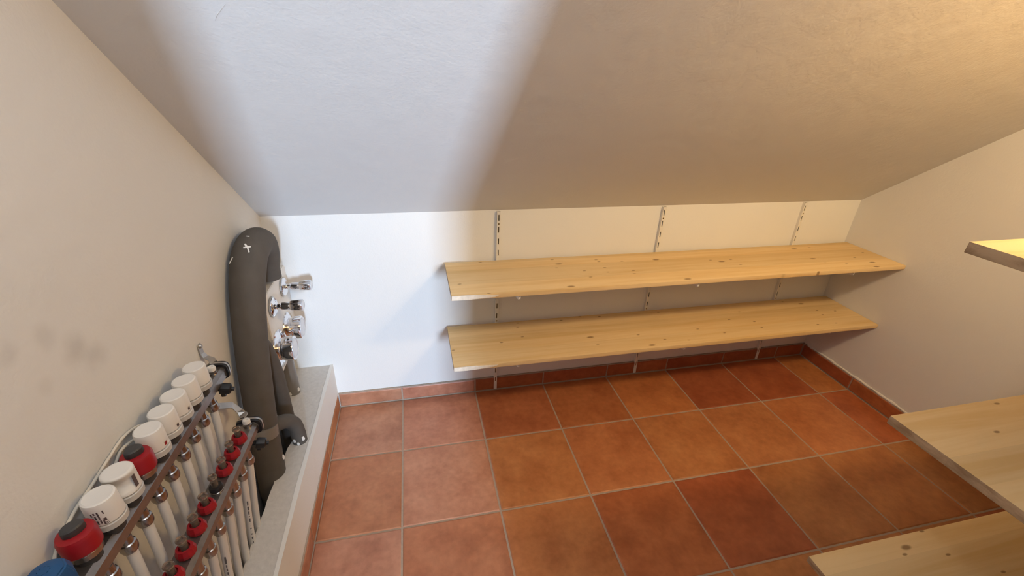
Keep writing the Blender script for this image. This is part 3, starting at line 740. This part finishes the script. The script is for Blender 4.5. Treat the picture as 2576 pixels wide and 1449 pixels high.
# the scooped head
o = empty('valve_actuator', (AX[6][0], AX[6][1], HZ), 'white valve actuator with a scooped side and dark label between red handwheel and lettered actuator', 'actuator')
actuator_base(o)
def scoop(t, r, h):
    d = (t+1.25+math.pi) % (2*math.pi)-math.pi
    if r < 0.015: return r
    k = max(0.0, math.cos(d*1.15)) if abs(d) < math.pi/2.3 else 0.0
    f = min(1, max(0, (h-0.019)/0.012))*min(1, max(0, (0.0555-h)/0.016))
    return r*(1-0.42*k*f)
prof = [(0.0195, 0.0130), (0.0195, 0.0150)] + [(0.0226-0.0005*k/12, 0.0155+0.0032*k) for k in range(13)] + [(0.0206, 0.0560), (0.0184, 0.0572), (0.0160, 0.0567), (0, 0.0567)]
b = bmesh.new(); lathe(b, prof, seg=64, mod=scoop); finish(b, 'cap', M['white_p'], o, ang=0.9)
b = bmesh.new(); patch(b, 0.02245, -0.30, 0.0, 0.0215, 0.046); finish(b, 'printed_label', M['ink'], o)

def handwheel(i, label):
    o = empty('handwheel', (AX[i][0], AX[i][1], HZ), label, 'handwheel', 'red valve handwheels')
    neck(o)
    b = bmesh.new(); lathe(b, [(0.0150, -0.003), (0.0205, -0.002), (0.0210, 0.008), (0.0190, 0.010)], seg=12); finish(b, 'union_nut', M['nickel'], o)
    sq = lambda t, r, h: r*(1+0.022*math.cos(4*t+0.6)) if r > 0.02 else r
    b = bmesh.new(); lathe(b, [(0.0175, 0.009), (0.0215, 0.0095), (0.0238, 0.013), (0.0238, 0.037), (0.0215, 0.0425), (0.0150, 0.0442), (0, 0.0442)], seg=48, mod=sq); finish(b, 'red_body', M['red_p'], o)
    b = bmesh.new(); lathe(b, [(0.0115, 0.0435), (0.0123, 0.045), (0.0119, 0.0545), (0.0100, 0.0568), (0, 0.0572)], seg=36, mod=lambda t, r, h: r*(1+0.14*math.cos(2*(t-0.9)))); finish(b, 'grey_top', M['dark_p'], o)
    return o
handwheel(5, 'red handwheel with dark grey top between two white valve actuators')
handwheel(8, 'red handwheel with dark grey top nearest the camera, beside the blue cap')

# blue valve cap
o = empty('blue_valve_cap', (-0.392, -1.194, 0.738), 'blue faceted plastic valve cap at the near end of upper rail', 'valve cap')
b = bmesh.new(); lathe(b, [(0.018, 0.0), (0.024, 0.002), (0.0255, 0.032), (0.021, 0.046), (0.010, 0.050), (0, 0.050)], seg=8, rot=0.35)
bmesh.ops.bevel(b, geom=list(b.edges), offset=0.002, segments=2, affect='EDGES'); finish(b, 'cap', M['blue_p'], o, ang=0.35)
b = bmesh.new(); lathe(b, [(0.014, -0.012), (0.014, 0.002)], seg=16); finish(b, 'neck', M['nickel'], o)

# two cream cables along the left wall behind the heads
def cable(pts, label):
    o = empty('cable', pts[0], label, 'cable', 'cream actuator cables')
    b = bmesh.new(); tube(b, [Vector(p)-Vector(pts[0]) for p in pts], 0.0026, seg=10, n=8); finish(b, 'sheath', M['cable'], o)
cable([(-0.418, -0.868, 0.742), (-0.424, -0.905, 0.768), (-0.4265, -0.945, 0.779), (-0.4265, -0.99, 0.776), (-0.4265, -1.04, 0.770), (-0.4265, -1.09, 0.765), (-0.4265, -1.14, 0.745), (-0.4265, -1.17, 0.70)], 'cream cable on the left wall, upper of the two behind the white heads')
cable([(-0.414, -0.895, 0.738), (-0.420, -0.925, 0.757), (-0.4245, -0.96, 0.766), (-0.426, -0.985, 0.756), (-0.426, -1.02, 0.744), (-0.425, -1.06, 0.735), (-0.422, -1.10, 0.715)], 'cream cable on the left wall, lower one looping down behind the red handwheel')
